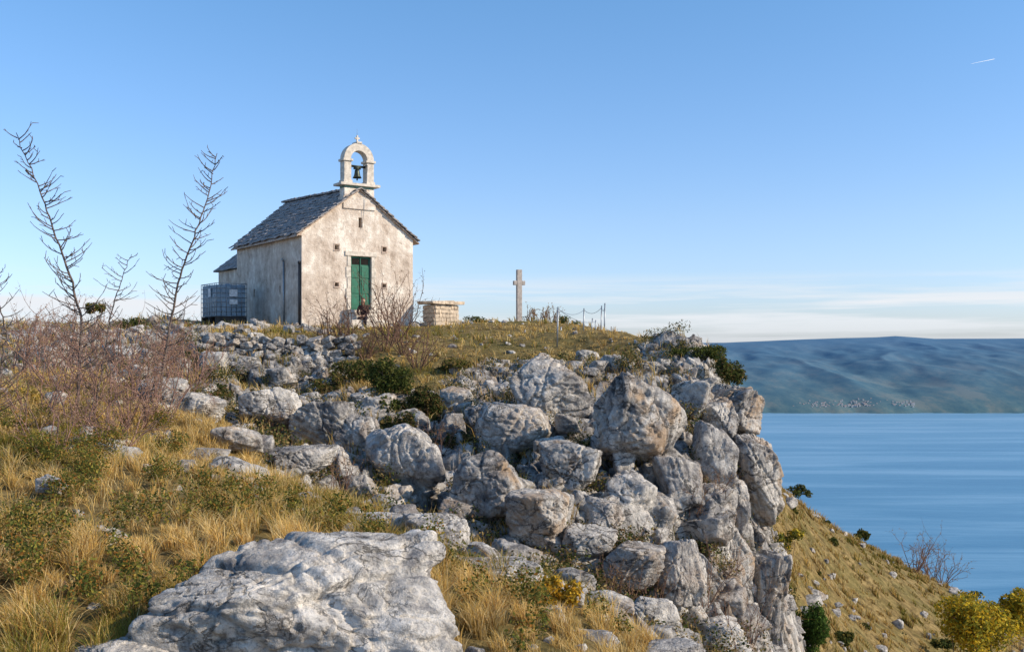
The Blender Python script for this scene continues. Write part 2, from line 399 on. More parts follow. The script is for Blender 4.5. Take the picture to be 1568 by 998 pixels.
k=(m<.45)&(dens+rng.normal(0,.2,len(x))>-.28)
x,y,z,hh,dens=x[k],y[k],z[k],hh[k],dens[k]
h=(.07+.22*hh**1.5+.12*np.clip(dens,0,1))*rng.uniform(.6,1.3,len(x))
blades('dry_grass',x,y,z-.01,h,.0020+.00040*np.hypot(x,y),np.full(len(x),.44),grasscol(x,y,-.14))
x,y=polar(190000,13,50,-.62,.3);x,y,hh=clump(x,y,.5,.3);z,m,c=terrain(x,y)
k=(m<.55)&(fbm(x*.8,y*.8,0*x,39,3)+rng.normal(0,.2,len(x))>-.2)|((rng.random(len(x))<.32)&(fbm(x*.6,y*.6,0*x,37,2)>-.1));x,y,z,hh,m=x[k],y[k],z[k],hh[k],m[k]
plate=sstep(27,31,y)*sstep(-9,-6,x)
h=(.08+.22*hh**2+.17*(m>.5))*rng.uniform(.6,1.2,len(x))*(1-.6*plate*(m<.5)*(hh<.85))
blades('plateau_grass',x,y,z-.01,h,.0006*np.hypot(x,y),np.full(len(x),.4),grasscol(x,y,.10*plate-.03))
x,y=polar(100000,27,100,.2,.66);x,y,hh=clump(x,y,.55,.8);z,m,c=terrain(x,y)
k=(fbm(x*.3,y*.3,0*x,44,3)+rng.normal(0,.2,len(x))>-.3);x,y,z,hh=x[k],y[k],z[k],hh[k]
h=(.15+.35*hh**2)*rng.uniform(.6,1.2,len(x))
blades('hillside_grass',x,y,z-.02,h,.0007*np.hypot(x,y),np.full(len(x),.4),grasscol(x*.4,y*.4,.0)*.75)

# ------------------------------------------------------------ shrubs
def leaves(name,blobs,n,size,cols,mat=None,clumpy=.0,up=.3,parent=None,aspect=2.0):
    B=np.array(blobs,float);vol=(B[:,3]*B[:,4]*B[:,5])**.67;pk=rng.choice(len(B),n,p=vol/vol.sum())
    d=rng.normal(size=(n,3));d/=np.linalg.norm(d,axis=1)[:,None]
    r=rng.random(n)**.4
    p=B[pk,:3]+d*r[:,None]*B[pk,3:6]
    sc=B[pk,3:6].mean(1)
    q=fbm(p[:,0]/sc*2.2+pk*3.1,p[:,1]/sc*2.2,p[:,2]/sc*2.2,5,3)
    k=q+rng.normal(0,.12,n)>clumpy-.35+.35*r
    p,d,r,pk,q=p[k],d[k],r[k],pk[k],q[k];n=len(p)
    nrm=rng.normal(size=(n,3))+d*.6+np.array([0,0,up]);nrm/=np.linalg.norm(nrm,axis=1)[:,None]
    a=np.cross(nrm,rng.normal(size=(n,3)));a/=np.linalg.norm(a,axis=1)[:,None];b=np.cross(nrm,a)
    s=size*rng.uniform(.6,1.3,n)[:,None]
    V=np.stack([p-a*s*aspect/2,p-b*s/2,p+a*s*aspect/2,p+b*s/2],1).reshape(-1,3)
    Fc=np.arange(n*4).reshape(-1,4)
    C=np.array(cols,float);ci=rng.choice(len(C),n);cc=C[ci]*(.75+.5*rng.random((n,1)))*(.8+.35*np.clip(q,-1,1)[:,None])
    return mk(name,V,Fc,mat or mat_leaf,False,np.repeat(cc,4,0),parent)
def tubes(name,segs,mat,parent=None,n=4):
    S=np.array(segs,float);p0=S[:,0:3];p1=S[:,3:6];r0=S[:,6];r1=S[:,7]
    d=p1-p0;d/=np.maximum(np.linalg.norm(d,axis=1),1e-6)[:,None]
    ref=np.where(np.abs(d[:,2:3])<.9,np.array([[0,0,1.]]),np.array([[1.,0,0]]))
    a=np.cross(d,ref);a/=np.linalg.norm(a,axis=1)[:,None];b=np.cross(d,a)
    V=[]
    for P,R in ((p0,r0),(p1,r1)):
        for j in range(n):
            t=2*np.pi*j/n;V.append(P+(math.cos(t)*a+math.sin(t)*b)*R[:,None])
    V=np.stack(V,1).reshape(-1,3)
    i=np.arange(len(S))[:,None]*2*n
    Fc=np.concatenate([i+np.array([[j,(j+1)%n,n+(j+1)%n,n+j]]) for j in range(n)])
    return mk(name,V,Fc,mat,True,None,parent)
def grow(segs,p,d,L,r,lev,wig=.25,upb=.1,nseg=4,kids=3,spread=.8,shrink=.6):
    for i in range(nseg):
        d=(d[0]+random.gauss(0,wig),d[1]+random.gauss(0,wig),d[2]+random.gauss(0,wig)+upb)
        l=math.sqrt(d[0]**2+d[1]**2+d[2]**2)+1e-9;d=(d[0]/l,d[1]/l,d[2]/l);s=L/nseg
        q=(p[0]+d[0]*s,p[1]+d[1]*s,p[2]+d[2]*s);ra=r*(1-.45*i/nseg);rb=r*(1-.45*(i+1)/nseg)
        segs.append((*p,*q,ra,rb));p=q
        if lev>0:
            for _ in range(kids if i==nseg-1 else max(1,kids-1)):
                if random.random()<.8:
                    e=(d[0]+random.gauss(0,spread),d[1]+random.gauss(0,spread),d[2]+random.gauss(0,spread))
                    grow(segs,p,e,L*shrink*random.uniform(.6,1.1),rb*.7,lev-1,wig,upb,max(2,nseg-1),kids,spread,shrink)
np.random.seed(5)
def twig_shrub(name,px,py,hgt,d=None,stems=6,mat=None,buds=None,bsize=.012,lev=2,spread=.7,rad=.009,kids=2,bp=.8):
    d=d or sight(px,py);x=(px-784)/F*d;z=float(base([x],[d])[0][0])-.05
    e=empty(name,(0,0,0));segs=[]
    for s in range(stems):
        a=random.uniform(0,6.28);sp=random.uniform(.1,.85)
        grow(segs,(x+math.cos(a)*.1,d+math.sin(a)*.1,z),(math.cos(a)*sp,math.sin(a)*sp,1),hgt*random.uniform(.6,.95),rad,lev,.16,.05,4,kids,spread,.5)
    tubes('branches',segs,mat or mat_twig,e,3)
    if buds is not None:
        S=np.array(segs);S=S[S[:,6]<rad*.8];S=S[rng.random(len(S))<bp]
        t=rng.random((len(S),1));P=S[:,0:3]*(1-t)+S[:,3:6]*t
        P=np.repeat(P,2,0)+rng.normal(0,.014,(len(P)*2,3));m=len(P)
        nrm=rng.normal(size=(m,3));a=np.cross(nrm,rng.normal(size=(m,3)));a/=np.linalg.norm(a,axis=1)[:,None];b=np.cross(a,rng.normal(size=(m,3)));b/=np.linalg.norm(b,axis=1)[:,None]
        s=bsize*rng.uniform(.5,1.3,(m,1));V=np.stack([P-a*s,P-b*s*.6,P+a*s,P+b*s*.6],1).reshape(-1,3)
        C=np.array(buds)[rng.integers(len(buds),size=m)]*rng.uniform(.7,1.2,(m,1))
        mk('buds',V,np.arange(m*4).reshape(-1,4),mat_leaf,False,np.repeat(C,4,0),e)
    return e
PINK=[(.44,.26,.20),(.36,.21,.15),(.50,.34,.25),(.28,.17,.09),(.40,.28,.13)]
for (px,py,h,d) in [(60,640,1.2,13.5),(115,650,1.4,13),(165,655,1.2,13),(205,650,1.1,14),(245,645,1.3,15),(95,590,1.5,17.5),(160,590,1.5,18),(215,600,1.4,17),(270,600,1.3,18.5),(190,560,1.4,22),(240,560,1.3,22),(120,560,1.4,22.5),(290,570,1.1,21),(30,570,1.3,19),(65,570,1.4,20),(80,690,.8,11),(180,700,.7,11.5),(255,535,1.2,27),(60,530,1.1,28),(150,530,1.2,27)]:
    twig_shrub('bare_pink_shrub',px,py,h,d,stems=9,buds=PINK,bsize=.0008*d,lev=3 if d<16 else 2,rad=.0008*d,kids=2,bp=.65)
for (px,py,h,d) in [(530,545,1.3,31),(590,545,2.0,30.5),(620,545,1.7,30),(560,550,.9,29.5),(605,535,2.1,32),(640,560,1.2,28),(512,540,1.3,31)]:
    twig_shrub('bare_brown_shrub',px,py,h,d,stems=10,mat=mat_dtwig,buds=[(.20,.12,.08),(.28,.17,.11),(.12,.08,.05)],bsize=.0006*d,lev=2,rad=.0006*d,kids=2)
for (px,py,h,d) in [(830,512,.9,45),(815,510,.8,44),(845,510,.9,46),(1090,720,1.0,19),(1010,820,.7,16.5),(1400,905,2.6,62),(1425,912,2.6,64),(1440,915,2.2,66),(1090,790,.8,18.5),(1130,985,1.2,16),(700,760,.7,17),(940,830,.6,15),(670,690,.8,20),(1075,900,.9,16.5),(1110,880,.9,18),(1000,880,.6,15.5),(520,740,.7,16),(430,690,.7,19),(1060,720,.8,18.5),(960,860,.5,15)]:
    twig_shrub('bare_brown_shrub',px,py,h,d,stems=8,mat=mat_dtwig,buds=[(.36,.24,.13),(.42,.28,.13)],bsize=.0006*d,lev=2,rad=.0005*d,kids=2)

def sapling(name,pts,d,rad=.022,ll=.45,nl=46):
    e=empty(name);P=[np.array(survey(a,b,d)) for a,b in pts]
    P[0][2]=float(base([P[0][0]],[d])[0][0])-.1
    for i,p in enumerate(P): p[1]+=.12*math.sin(i*1.7)
    segs=[];L=np.concatenate([[0],np.cumsum([np.linalg.norm(P[i+1]-P[i]) for i in range(len(P)-1)])]);A=np.array(P)
    def at(s): return np.array([np.interp(s,L,A[:,k]) for k in range(3)])
    tot=L[-1];ns=40;kn=np.random.normal(0,.008,(ns+1,3))
    for i in range(ns):
        a=at(tot*i/ns)+kn[i];b=at(tot*(i+1)/ns)+kn[i+1]
        segs.append((*a,*b,rad*(1-.8*i/ns),rad*(1-.8*(i+1)/ns)))
    for j in range(nl):
        s=tot*(.18+.81*(j+random.random())/nl);t=s/tot
        p=at(s);ax=at(min(tot,s+.1))-at(s-.1);ax/=np.linalg.norm(ax)
        side=random.choice((-1,1));d0=np.array([side*random.uniform(.7,1.1),random.uniform(-.7,.7),random.uniform(-.15,.3)])+ax*.15
        d0/=np.linalg.norm(d0);l=ll*(1-.5*t)*random.uniform(.5,1.2);r=rad*.34
        m=5
        for q in range(m):
            d0=d0+np.array([0,0,.16])+np.random.normal(0,.1,3);d0/=np.linalg.norm(d0)
            n2=p+d0*l/m;segs.append((*p,*n2,r*(1-.13*q),r*(1-.13*(q+1))));p=n2
            if random.random()<.55:
                g=d0+np.random.normal(0,.6,3)+np.array([0,0,.3]);g/=np.linalg.norm(g);g2=p+g*l*.24
                segs.append((*p,*g2,r*.6,r*.4))
    tubes('trunk_and_branches',segs,mat_bark,e,5)
    return e
sapling('leafless_sapling',[(118,625),(119,490),(108,420),(88,355),(60,295),(40,250),(28,205)],14,.026,.56,76)
sapling('leafless_sapling',[(238,600),(258,490),(274,430),(300,365),(318,300),(330,232)],17,.030,.66,70)
sapling('leafless_sapling',[(140,620),(165,480),(182,445),(205,390)],14,.019,.50,36)
sapling('leafless_sapling',[(-15,640),(2,500),(-6,450),(-14,395)],11,.017,.45,40)

GR=[(.095,.12,.03),(.14,.155,.04),(.07,.09,.025),(.19,.18,.05)]
DG=[(.05,.07,.022),(.08,.10,.03),(.11,.13,.04),(.035,.05,.018)]
def shrub(name,px,py,w,h,n,leaf,cols,d=None,clumpy=0,woody=True,nb=7):
    d=d or sight(px,py+h*.3);x,y,z=survey(px,py,d);rx=w/F*d/2;rz=h/F*d/2
    gz=float(base([x],[d])[0][0]);e=empty(name)
    B=[]
    for i in range(nb):
        a=random.uniform(-1,1);b=random.uniform(-1,1)
        B.append((x+a*rx*.62,y+random.uniform(-.5,.5)*rx,z+b*rz*.5*(1-abs(a)*.4),rx*random.uniform(.28,.5),rx*random.uniform(.28,.5),rz*random.uniform(.35,.6)))
    leaves('foliage',B,n,leaf,cols,clumpy=clumpy,parent=e)
    if woody:
        segs=[]
        for b in B:
            p0=np.array([x+random.uniform(-.1,.1)*rx,y,min(gz,z-rz)-.05]);p1=np.array(b[:3]);m=(p0+p1)/2+np.random.normal(0,.05*rx,3)
            r=.018*max(rx,.3);segs+=[(*p0,*m,r,r*.7),(*m,*p1,r*.7,r*.35)]
            for _ in range(9):
                q=p1+np.random.normal(0,.5,3)*np.array(b[3:6]);segs.append((*p1,*q,r*.35,r*.15))
        tubes('branches',segs,mat_bark,e,4)
    return e
BR=[(.22,.16,.06),(.28,.2,.08),(.16,.11,.05)]
shrub('evergreen_shrub',540,572,90,54,6000,.04,DG+GR+BR,clumpy=.08)
shrub('evergreen_shrub',600,585,110,84,10000,.04,DG+GR,clumpy=.08)
shrub('evergreen_shrub',645,618,84,84,8500,.04,DG+BR,clumpy=.08)
shrub('evergreen_shrub',580,628,90,58,6000,.04,DG+GR,clumpy=.08)
shrub('evergreen_shrub',610,652,80,50,5000,.04,DG+BR,clumpy=.1)
shrub('evergreen_shrub',510,590,70,40,3500,.04,GR+BR,clumpy=.1)
shrub('evergreen_shrub',700,676,60,50,3500,.035,DG+BR,clumpy=.1)
shrub('evergreen_shrub',340,600,60,34,2500,.04,DG+BR,clumpy=.1)
shrub('evergreen_shrub',690,560,70,30,3000,.04,GR+BR+[(.4,.28,.09)],clumpy=.1)
shrub('evergreen_shrub',560,700,60,34,2500,.035,DG+BR,clumpy=.12)
shrub('juniper_bush',1068,541,100,44,8500,.035,DG+GR,27.5,clumpy=.05)
shrub('juniper_bush',1112,566,60,66,7500,.035,DG+GR+BR,25.5,clumpy=.05)
shrub('juniper_bush',985,524,62,30,3500,.035,DG+GR,31,clumpy=.05)
shrub('evergreen_shrub',740,492,60,24,2500,.05,DG+GR,49)
shrub('evergreen_shrub',865,495,56,28,2500,.05,DG+GR,48)
shrub('evergreen_shrub',145,475,34,34,2500,.035,GR+[(.3,.2,.05)],26)
shrub('evergreen_shrub',210,496,80,26,2500,.04,DG+GR,36)
shrub('juniper_bush',1232,960,84,110,15000,.04,[(.08,.14,.03),(.11,.18,.04),(.05,.09,.025)],26,nb=13)
YEL=[(.60,.42,.03),(.55,.34,.03),(.34,.31,.04),(.20,.20,.035),(.66,.50,.07)]
shrub('autumn_bush',1500,955,165,120,17000,.05,YEL,24,clumpy=.1,nb=14)
shrub('autumn_bush',1565,935,80,90,7000,.05,YEL,25,clumpy=.1)
shrub('autumn_bush',1200,825,60,50,5000,.055,YEL+GR,35,clumpy=.05)
shrub('autumn_bush',862,905,90,70,4500,.022,[(.58,.32,.03),(.60,.40,.05),(.36,.26,.05)],7.9,clumpy=.12)
shrub('autumn_bush',375,790,40,50,1100,.018,[(.50,.25,.04),(.24,.19,.04)],8.5,clumpy=.1)
shrub('autumn_bush',25,610,90,60,3500,.03,[(.50,.30,.06),(.40,.28,.06),(.24,.2,.05)],15,clumpy=.12)
for a in [(1225,752,40,26,60),(1318,818,32,28,63),(1300,870,30,22,52),(1245,880,30,18,45),(1360,930,40,20,55),(1380,975,40,20,48),(1270,830,34,18,52),(1210,780,30,20,50),(1420,950,34,20,58),(1480,910,50,16,70),(1530,925,50,18,72),(1175,790,30,40,40),(1320,960,30,16,44),(1190,900,50,40,36),(1290,975,36,22,38),(1340,880,26,14,58),(1400,925,30,14,62),(1230,930,40,18,40),(1450,985,50,20,47),(1260,800,24,12,57)]:
    shrub('hillside_shrub',a[0],a[1],a[2],a[3],1300,.09,DG+[(.15,.15,.04),(.24,.19,.05)],a[4],woody=False,clumpy=.05)
blo=[]
for (px,py,w,h) in [(60,770,90,50),(150,740,80,50),(110,850,90,60),(205,805,80,50),(40,890,90,60),(300,770,60,50),(290,930,90,50),(400,780,60,50),(450,800,70,50),(150,690,90,50),(50,700,80,40),(240,735,70,40),(20,830,60,60),(100,940,70,40),(230,950,60,40),(500,810,60,40),(640,860,70,40),(790,930,80,40),(740,925,60,35),(820,975,60,40),(180,900,70,30),(370,800,60,30),(580,840,50,30),(20,660,60,50),(120,640,80,40),(350,770,50,40),(930,965,60,30),(230,660,70,40),(90,720,80,40),(270,700,60,40),(330,790,70,40),(60,820,70,40)]:
    d=sight(px,py+h*.2);x,y,z=survey(px,py,d);gz=float(base([x],[d])[0][0])
    for q in range(4): blo.append((x+rng.normal()*w/F*d*.3,y+rng.normal()*.2,gz+.1+rng.uniform(0,.18),w/F*d*.32,w/F*d*.3,.16))
leaves('low_green_shrubs',blo,80000,.014,GR+[(.28,.25,.05),(.38,.27,.06),(.34,.16,.04)],clumpy=.18)
x,y=polar(2600,12.5,31,-.38,.28);z,m,c=terrain(x,y);k=(m>.5)&(c>.25);x,y,z=x[k][:500],y[k][:500],z[k][:500]
leaves('slope_scrub',[(a,b,c2+.24,rng.uniform(.2,.5),rng.uniform(.2,.5),rng.uniform(.15,.34)) for a,b,c2 in zip(x,y,z)],180000,.030,DG+[(.2,.16,.06),(.32,.22,.09),(.20,.12,.06),(.40,.29,.12)],clumpy=.08)

# ------------------------------------------------------------ chapel
def M_plaster():
    t=NT('weathered_plaster');p=t.pos()
    a=t.noise(p,.9,7,.65,.4);b=t.noise(p,4,8,.7);s=t.noise(t.sc(p,3,3,.35),1.6,6,.65)
    c=t.math('ADD',t.math('MULTIPLY',a,.5),t.math('ADD',t.math('MULTIPLY',b,.3),t.math('MULTIPLY',s,.2)))
    col=t.ramp(c,[(.40,(.40,.32,.255)),(.46,(.57,.475,.39)),(.52,(.67,.58,.49)),(.58,(.84,.775,.68))])
    dk=t.ramp(t.noise(p,1.7,8,.75),[(.56,0),(.68,1)])
    col=t.mix(t.math('MULTIPLY',dk,.45),col,(.26,.21,.18))
    h=t.math('ADD',t.math('MULTIPLY',b,1.),t.math('MULTIPLY',t.noise(p,18,5,.7),.4))
    t.bsdf(col,.92,t.bump(h,.9,.06),.1);return t.m
mat_pl=M_plaster()
mat_slab=M_plain('roof_stone_slabs',(.27,.25,.24),.9,.15,0,.5,5,.03)
mat_dress=M_plain('dressed_stone',(.60,.54,.46),.85,.2,0,.25,7,.015)
mat_brick=M_plain('old_stone_trim',(.46,.36,.29),.9,.15,0,.4,9,.02)
mat_green=M_plain('green_door_paint',(.012,.13,.075),.5,.4,0,.2,6,.004)
mat_dark=M_plain('dark_metal',(.05,.05,.055),.5,.5,.6,.2,20,.002)
mat_pipe=M_plain('galvanised_steel',(.30,.32,.34),.45,.5,.7,.2,20,.002)
mat_hole=M_plain('dark_interior',(.02,.018,.016),.95,.1)
mat_bell=M_plain('bronze_bell',(.05,.06,.05),.45,.5,.8,.3,12,.003)
mat_copper=M_plain('verdigris_flashing',(.18,.30,.24),.7,.3,0,.3,8,.005)
CH=empty('stone_chapel',(-8.45,40,.446),math.radians(35))
W,L,E,RF,RB=5.1,7.5,4.02,5.92,6.22
V=[(0,0,-1),(W,0,-1),(W,0,E),(W/2,0,RF),(0,0,E),(0,L,-1),(W,L,-1),(W,L,E),(W/2,L,RB),(0,L,E+.08)]
me=bpy.data.meshes.new('w');me.from_pydata(V,[],[(0,1,2,3,4),(6,5,9,8,7),(0,4,9,5),(1,6,7,2),(4,3,8,9),(3,2,7,8),(0,5,6,1)]);me.update()
wall=bpy.data.objects.new('walls',me);scene.collection.objects.link(wall)
OPEN=[(2.60,4.56,.16,.42),(1.53,3.48,.17,.2),(3.72,3.5,.17,.2),(1.53,1.95,.16,.16),(3.72,1.97,.16,.16)]
c=Geo()
for (x,z,w,h) in OPEN: c.box(x-w/2,x+w/2,-.3,.35,z-h/2,z+h/2)
c.box(2.16,3.10,-.3,.20,.93,3.16)
c.box(-.3,.3,2.2,2.36,1.6,1.95);c.box(-.3,.3,5.2,5.36,1.6,1.95)
cut=c.obj('cut',mat_pl)
bm_=wall.modifiers.new('b','BOOLEAN');bm_.operation='DIFFERENCE';bm_.object=cut;bm_.solver='EXACT'
dg=bpy.context.evaluated_depsgraph_get();me2=bpy.data.meshes.new_from_object(wall.evaluated_get(dg))
wall.modifiers.clear();wall.data=me2;bpy.data.objects.remove(cut)
me2.materials.clear();me2.materials.append(mat_pl);wall.parent=CH
for pz in me2.polygons: pz.material_index=0
g=Geo()
for (x,z,w,h) in OPEN: g.box(x-w/2+.004,x+w/2-.004,.28,.33,z-h/2+.004,z+h/2-.004)
g.box(.25,.28,2.204,2.356,1.604,1.946);g.box(.25,.28,5.204,5.356,1.604,1.946)
g.obj('opening_backs',mat_hole,parent=CH)
g=Geo()
for (x,z,w,h) in OPEN[1:]:
    q=.05
    g.box(x-w/2-q,x+w/2+q,-.02,.06,z+h/2,z+h/2+q,jit=.006);g.box(x-w/2-q,x+w/2+q,-.03,.06,z-h/2-q,z-h/2,jit=.006)
    g.box(x-w/2-q,x-w/2,-.015,.06,z-h/2,z+h/2,jit=.004);g.box(x+w/2,x+w/2+q,-.015,.06,z-h/2,z+h/2,jit=.004)
g.obj('window_frames',mat_brick,parent=CH,bevel=.006)
g=Geo()
for i in range(5):
    z0=.93+i*.446
    for xa,xb in ((2.0-.06*(i%2),2.158),(3.102,3.26+.06*(i%2))): g.box(xa,xb,-.035,.1,z0+.004,z0+.44,jit=.006)
g.box(1.9,3.36,-.05,.1,3.162,3.36,jit=.008);g.box(1.95,3.3,-.3,-.003,.80,.925,jit=.006)
g.obj('door_jambs',mat_dress,parent=CH,bevel=.01)
g=Geo();g.box(2.17,3.09,.10,.15,.94,3.15)
for xa in (2.2,2.66): 
    for (za,zb) in ((1.0,1.55),(1.62,2.2),(2.27,2.75)): g.box(xa+.03,xa+.37,.075,.099,za,zb)
g.box(2.615,2.645,.06,.098,.94,3.15)
g.obj('door',mat_green,parent=CH,bevel=.006)
g=Geo();g.box(2.25,2.60,.09,.098,2.82,3.08);g.box(2.67,3.02,.09,.098,2.82,3.08);g.obj('door_panes',mat_hole,parent=CH)
g=Geo();g.box(1.7,3.5,-.95,-.305,-.5,.5,jit=.02);g.box(1.95,3.3,-.30,-.004,-.5,.79,jit=.01);g.box(1.5,3.75,-1.5,-.96,-.5,.12,jit=.02)
g.obj('door_steps',mat_dress,parent=CH,bevel=.02)
def slope(g,x0,z0,x1,z1,y0,y1,zb_extra,rows,name):
    for r in range(rows):
        t0=r/rows;t1=(r+1.35)/rows
        y=y0-rng.uniform(0,.06)
        while y<y1:
            w=rng.uniform(.25,.55);ye=min(y+w,y1+.05)
            ex=lambda yy:zb_extra*max(0,(yy-y0)/(y1-y0))
            lift=rng.uniform(0,.045)
            th=rng.uniform(.035,.06)
            def P(t,yy,dz):
                return (x0+(x1-x0)*min(t,1.0),yy,z0+(z1-z0+ex(yy))*min(t,1.0)+dz)
            o0=.075+lift;o1=.02+lift*.3
            t0j=t0+rng.uniform(-.018,.018)
            V=[P(t0j,y,o0-th),P(t0j,ye-.012,o0-th),P(t1,ye-.012,o1-th),P(t1,y,o1-th),P(t0j,y,o0),P(t0j,ye-.012,o0+rng.uniform(-.015,.015)),P(t1,ye-.012,o1),P(t1,y,o1)]
            g.add(V,BOXF);y=ye
g=Geo()
sl=(RF-E)/(W/2)
slope(g,-.28,E-.28*sl+.08,W/2,RF+.06,-.16,L+.2,.3,13,'l')
slope(g,W+.3,E-.3*sl+.08,W/2,RF+.06,-.16,L+.2,.3,13,'r')
g.obj('roof_slabs',mat_slab,parent=CH)
g=Geo()
def strip(g,pts,y0,y1,th):
    for (xa,za,ea),(xb,zb_,eb) in zip(pts[:-1],pts[1:]):
        g.add([(xa,y0,za-th),(xb,y0,zb_-th),(xb,y1,zb_-th+eb),(xa,y1,za-th+ea),(xa,y0,za),(xb,y0,zb_),(xb,y1,zb_+eb),(xa,y1,za+ea)],BOXF)
strip(g,[(-.24,E-.24*sl+.04,0),(W/2,RF+.04,.3),(W+.26,E-.26*sl+.04,0)],-.10,L+.15,.06)
g.obj('roof_deck',mat_brick,parent=CH)
g=Geo();y=.55
while y<L+.1:
    w=rng.uniform(.35,.55);zz=RF+.08+.3*y/L;g.box(W/2-.17,W/2+.17,y,y+w-.015,zz,zz+.09,jit=.015);y+=w
g.obj('ridge_stones',mat_slab,parent=CH,bevel=.01)
g=Geo();y=-.02
while y<L:
    w=rng.uniform(.4,.6);g.box(-.13,-.003,y,min(y+w,L)-.01,E-.16,E-.03,jit=.012);y+=w
g.obj('eave_cornice',mat_brick,parent=CH,bevel=.01)
me=bpy.data.meshes.new('sacristy');a0,a1,b0,b1,eh,rh=.35,W-.35,L+.003,11.1,3.05,5.3
me.from_pydata([(a0,b0,-1),(a1,b0,-1),(a1,b1,-1),(a0,b1,-1),(a0,b0,eh),(a1,b0,eh),(a1,b1,eh),(a0,b1,eh)],[],BOXF);me.materials.append(mat_pl)
o=bpy.data.objects.new('sacristy_walls',me);scene.collection.objects.link(o);o.parent=CH
g=Geo();q=.2
for r in range(10):
    t0=r/10;t1=min(1,(r+1.3)/10)
    cx=W/2
    def PP(t,f):
        xx=a0-q+(cx-a0+q)*t; yb=b1+q-(1.9)*t; return (xx,b0+(yb-b0)*f,eh+(rh-eh)*t)
    nn=7
    for k2 in range(nn):
        f0=k2/nn;f1=(k2+.97)/nn;l=rng.uniform(.05,.09)
        A,B2,C2,D=PP(t0,f0),PP(t0,f1),PP(t1,f1),PP(t1,f0)
        up=lambda P,dz:(P[0],P[1],P[2]+dz)
        g.add([up(A,l-.05),up(B2,l-.05),up(C2,-.03),up(D,-.03),up(A,l),up(B2,l),up(C2,.02),up(D,.02)],BOXF)
        mr=lambda P:(2*cx-P[0],P[1],P[2])
        g.add([up(mr(A),l-.05),up(mr(D),-.03),up(mr(C2),-.03),up(mr(B2),l-.05),up(mr(A),l),up(mr(D),.02),up(mr(C2),.02),up(mr(B2),l)],BOXF)
g.add([(a0-q,b1+q,eh),(a1+q,b1+q,eh),(W/2,b1+q-1.9,rh),(W/2,b1+q-1.9,rh),(a0-q,b1+q,eh+.05),(a1+q,b1+q,eh+.05),(W/2,b1+q-1.9,rh+.03),(W/2,b1+q-1.9,rh+.03)],[(4,5,6,7),(0,1,5,4)])
g.obj('sacristy_roof',mat_slab,parent=CH)
cx=W/2;g=Geo()
g.box(cx-.74,cx+.74,-.06,.50,5.1,5.62,jit=.01)
g.box(cx-.68,cx+.68,-.02,.46,5.62,5.98,jit=.01)
g.obj('bell_gable_base',mat_pl,parent=CH,bevel=.02)
g=Geo();g.box(cx-.66,cx+.66,-.03,.47,5.985,6.06);g.obj('bell_gable_flashing',mat_copper,parent=CH)
g=Geo();g.box(cx-.90,cx+.90,-.16,.6,6.063,6.17,jit=.006)
for sx in (-1,1):
    a=cx+sx*.68;b=cx+sx*.36;lo,hi=min(a,b),max(a,b)
    g.box(lo-.04,hi+.04,0-.04,.44,6.173,6.30);g.box(lo,hi,0,.40,6.303,7.08)
    g.box(lo-.06,hi+.06,-.06,.46,7.083,7.18)
g.box(cx-.12,cx+.12,-.03,.43,7.85,7.93);g.box(cx-.035,cx+.035,.16,.23,7.93,8.22);g.box(cx-.11,cx+.11,.165,.225,8.06,8.13)
g.obj('bell_gable_piers',mat_dress,parent=CH,bevel=.012)
g=Geo();ns=24;zc=7.183
P=lambda r,t,y:(cx+math.cos(t)*r,y,zc+math.sin(t)*r)
V=[]
for i in range(ns+1):
    t=math.pi*i/ns
    V+=[P(.37,t,0),P(.68,t,0),P(.68,t,.4),P(.37,t,.4)]
Fc=[]
for i in range(ns):
    b=i*4
    for j in range(4): Fc.append((b+j,b+(j+1)%4,b+4+(j+1)%4,b+4+j))
Fc+=[(0,3,2,1),(ns*4,ns*4+1,ns*4+2,ns*4+3)]
g.add(V,Fc);g.obj('bell_gable_arch',mat_dress,parent=CH,bevel=.01)
g=Geo()
prof=[(.0,.36),(.07,.355),(.10,.32),(.115,.2),(.135,.1),(.19,.0),(.175,-.0)]
n=20;V=[]
for r,z in prof:
    for i in range(n): V.append((cx+r*math.cos(i/n*6.2832),.2+r*math.sin(i/n*6.2832),6.44+z))
g.add(V,[(j*n+i,j*n+(i+1)%n,(j+1)*n+(i+1)%n,(j+1)*n+i) for j in range(len(prof)-1) for i in range(n)])
g.cyl((cx,.2,6.34),(cx,.2,6.5),.035,.02,8);g.box(cx-.4,cx+.4,.15,.25,6.88,6.96);g.box(cx-.14,cx+.14,.13,.27,6.80,6.88);g.box(cx-.02,cx+.02,.17,.23,6.78,6.81)
g.cyl((cx+.2,.2,6.93),(cx+.36,-.05,6.95),.015,.015,8)
g.obj('bell',mat_bell,True,parent=CH)
g=Geo()
g.cyl((-.05,1.75,-.3),(-.05,1.75,2.95),.035,.035,10);g.cyl((-.05,1.75,2.95),(-.14,1.75,3.05),.035,.05,10)
g.obj('vent_pipe',mat_pipe,True,parent=CH)
g=Geo();g.cyl((-.05,.12,.1),(-.05,.12,2.75),.05,.05,10);g.cyl((-.05,.12,2.75),(-.05,.12,2.85),.065,.065,10);g.obj('downpipe',mat_dark,True,parent=CH)
g=Geo();g.cyl((cx+.36,-.07,6.95),(cx+.25,-.12,5.9),.009,.009,6);g.cyl((cx+.25,-.12,5.9),(cx+.1,-.05,4.3),.009,.009,6);g.cyl((cx,.2,8.2),(cx,.2,8.5),.007,.004,6)
g.obj('bell_rope',mat_pipe,True,parent=CH)
pos=[];sz=[]
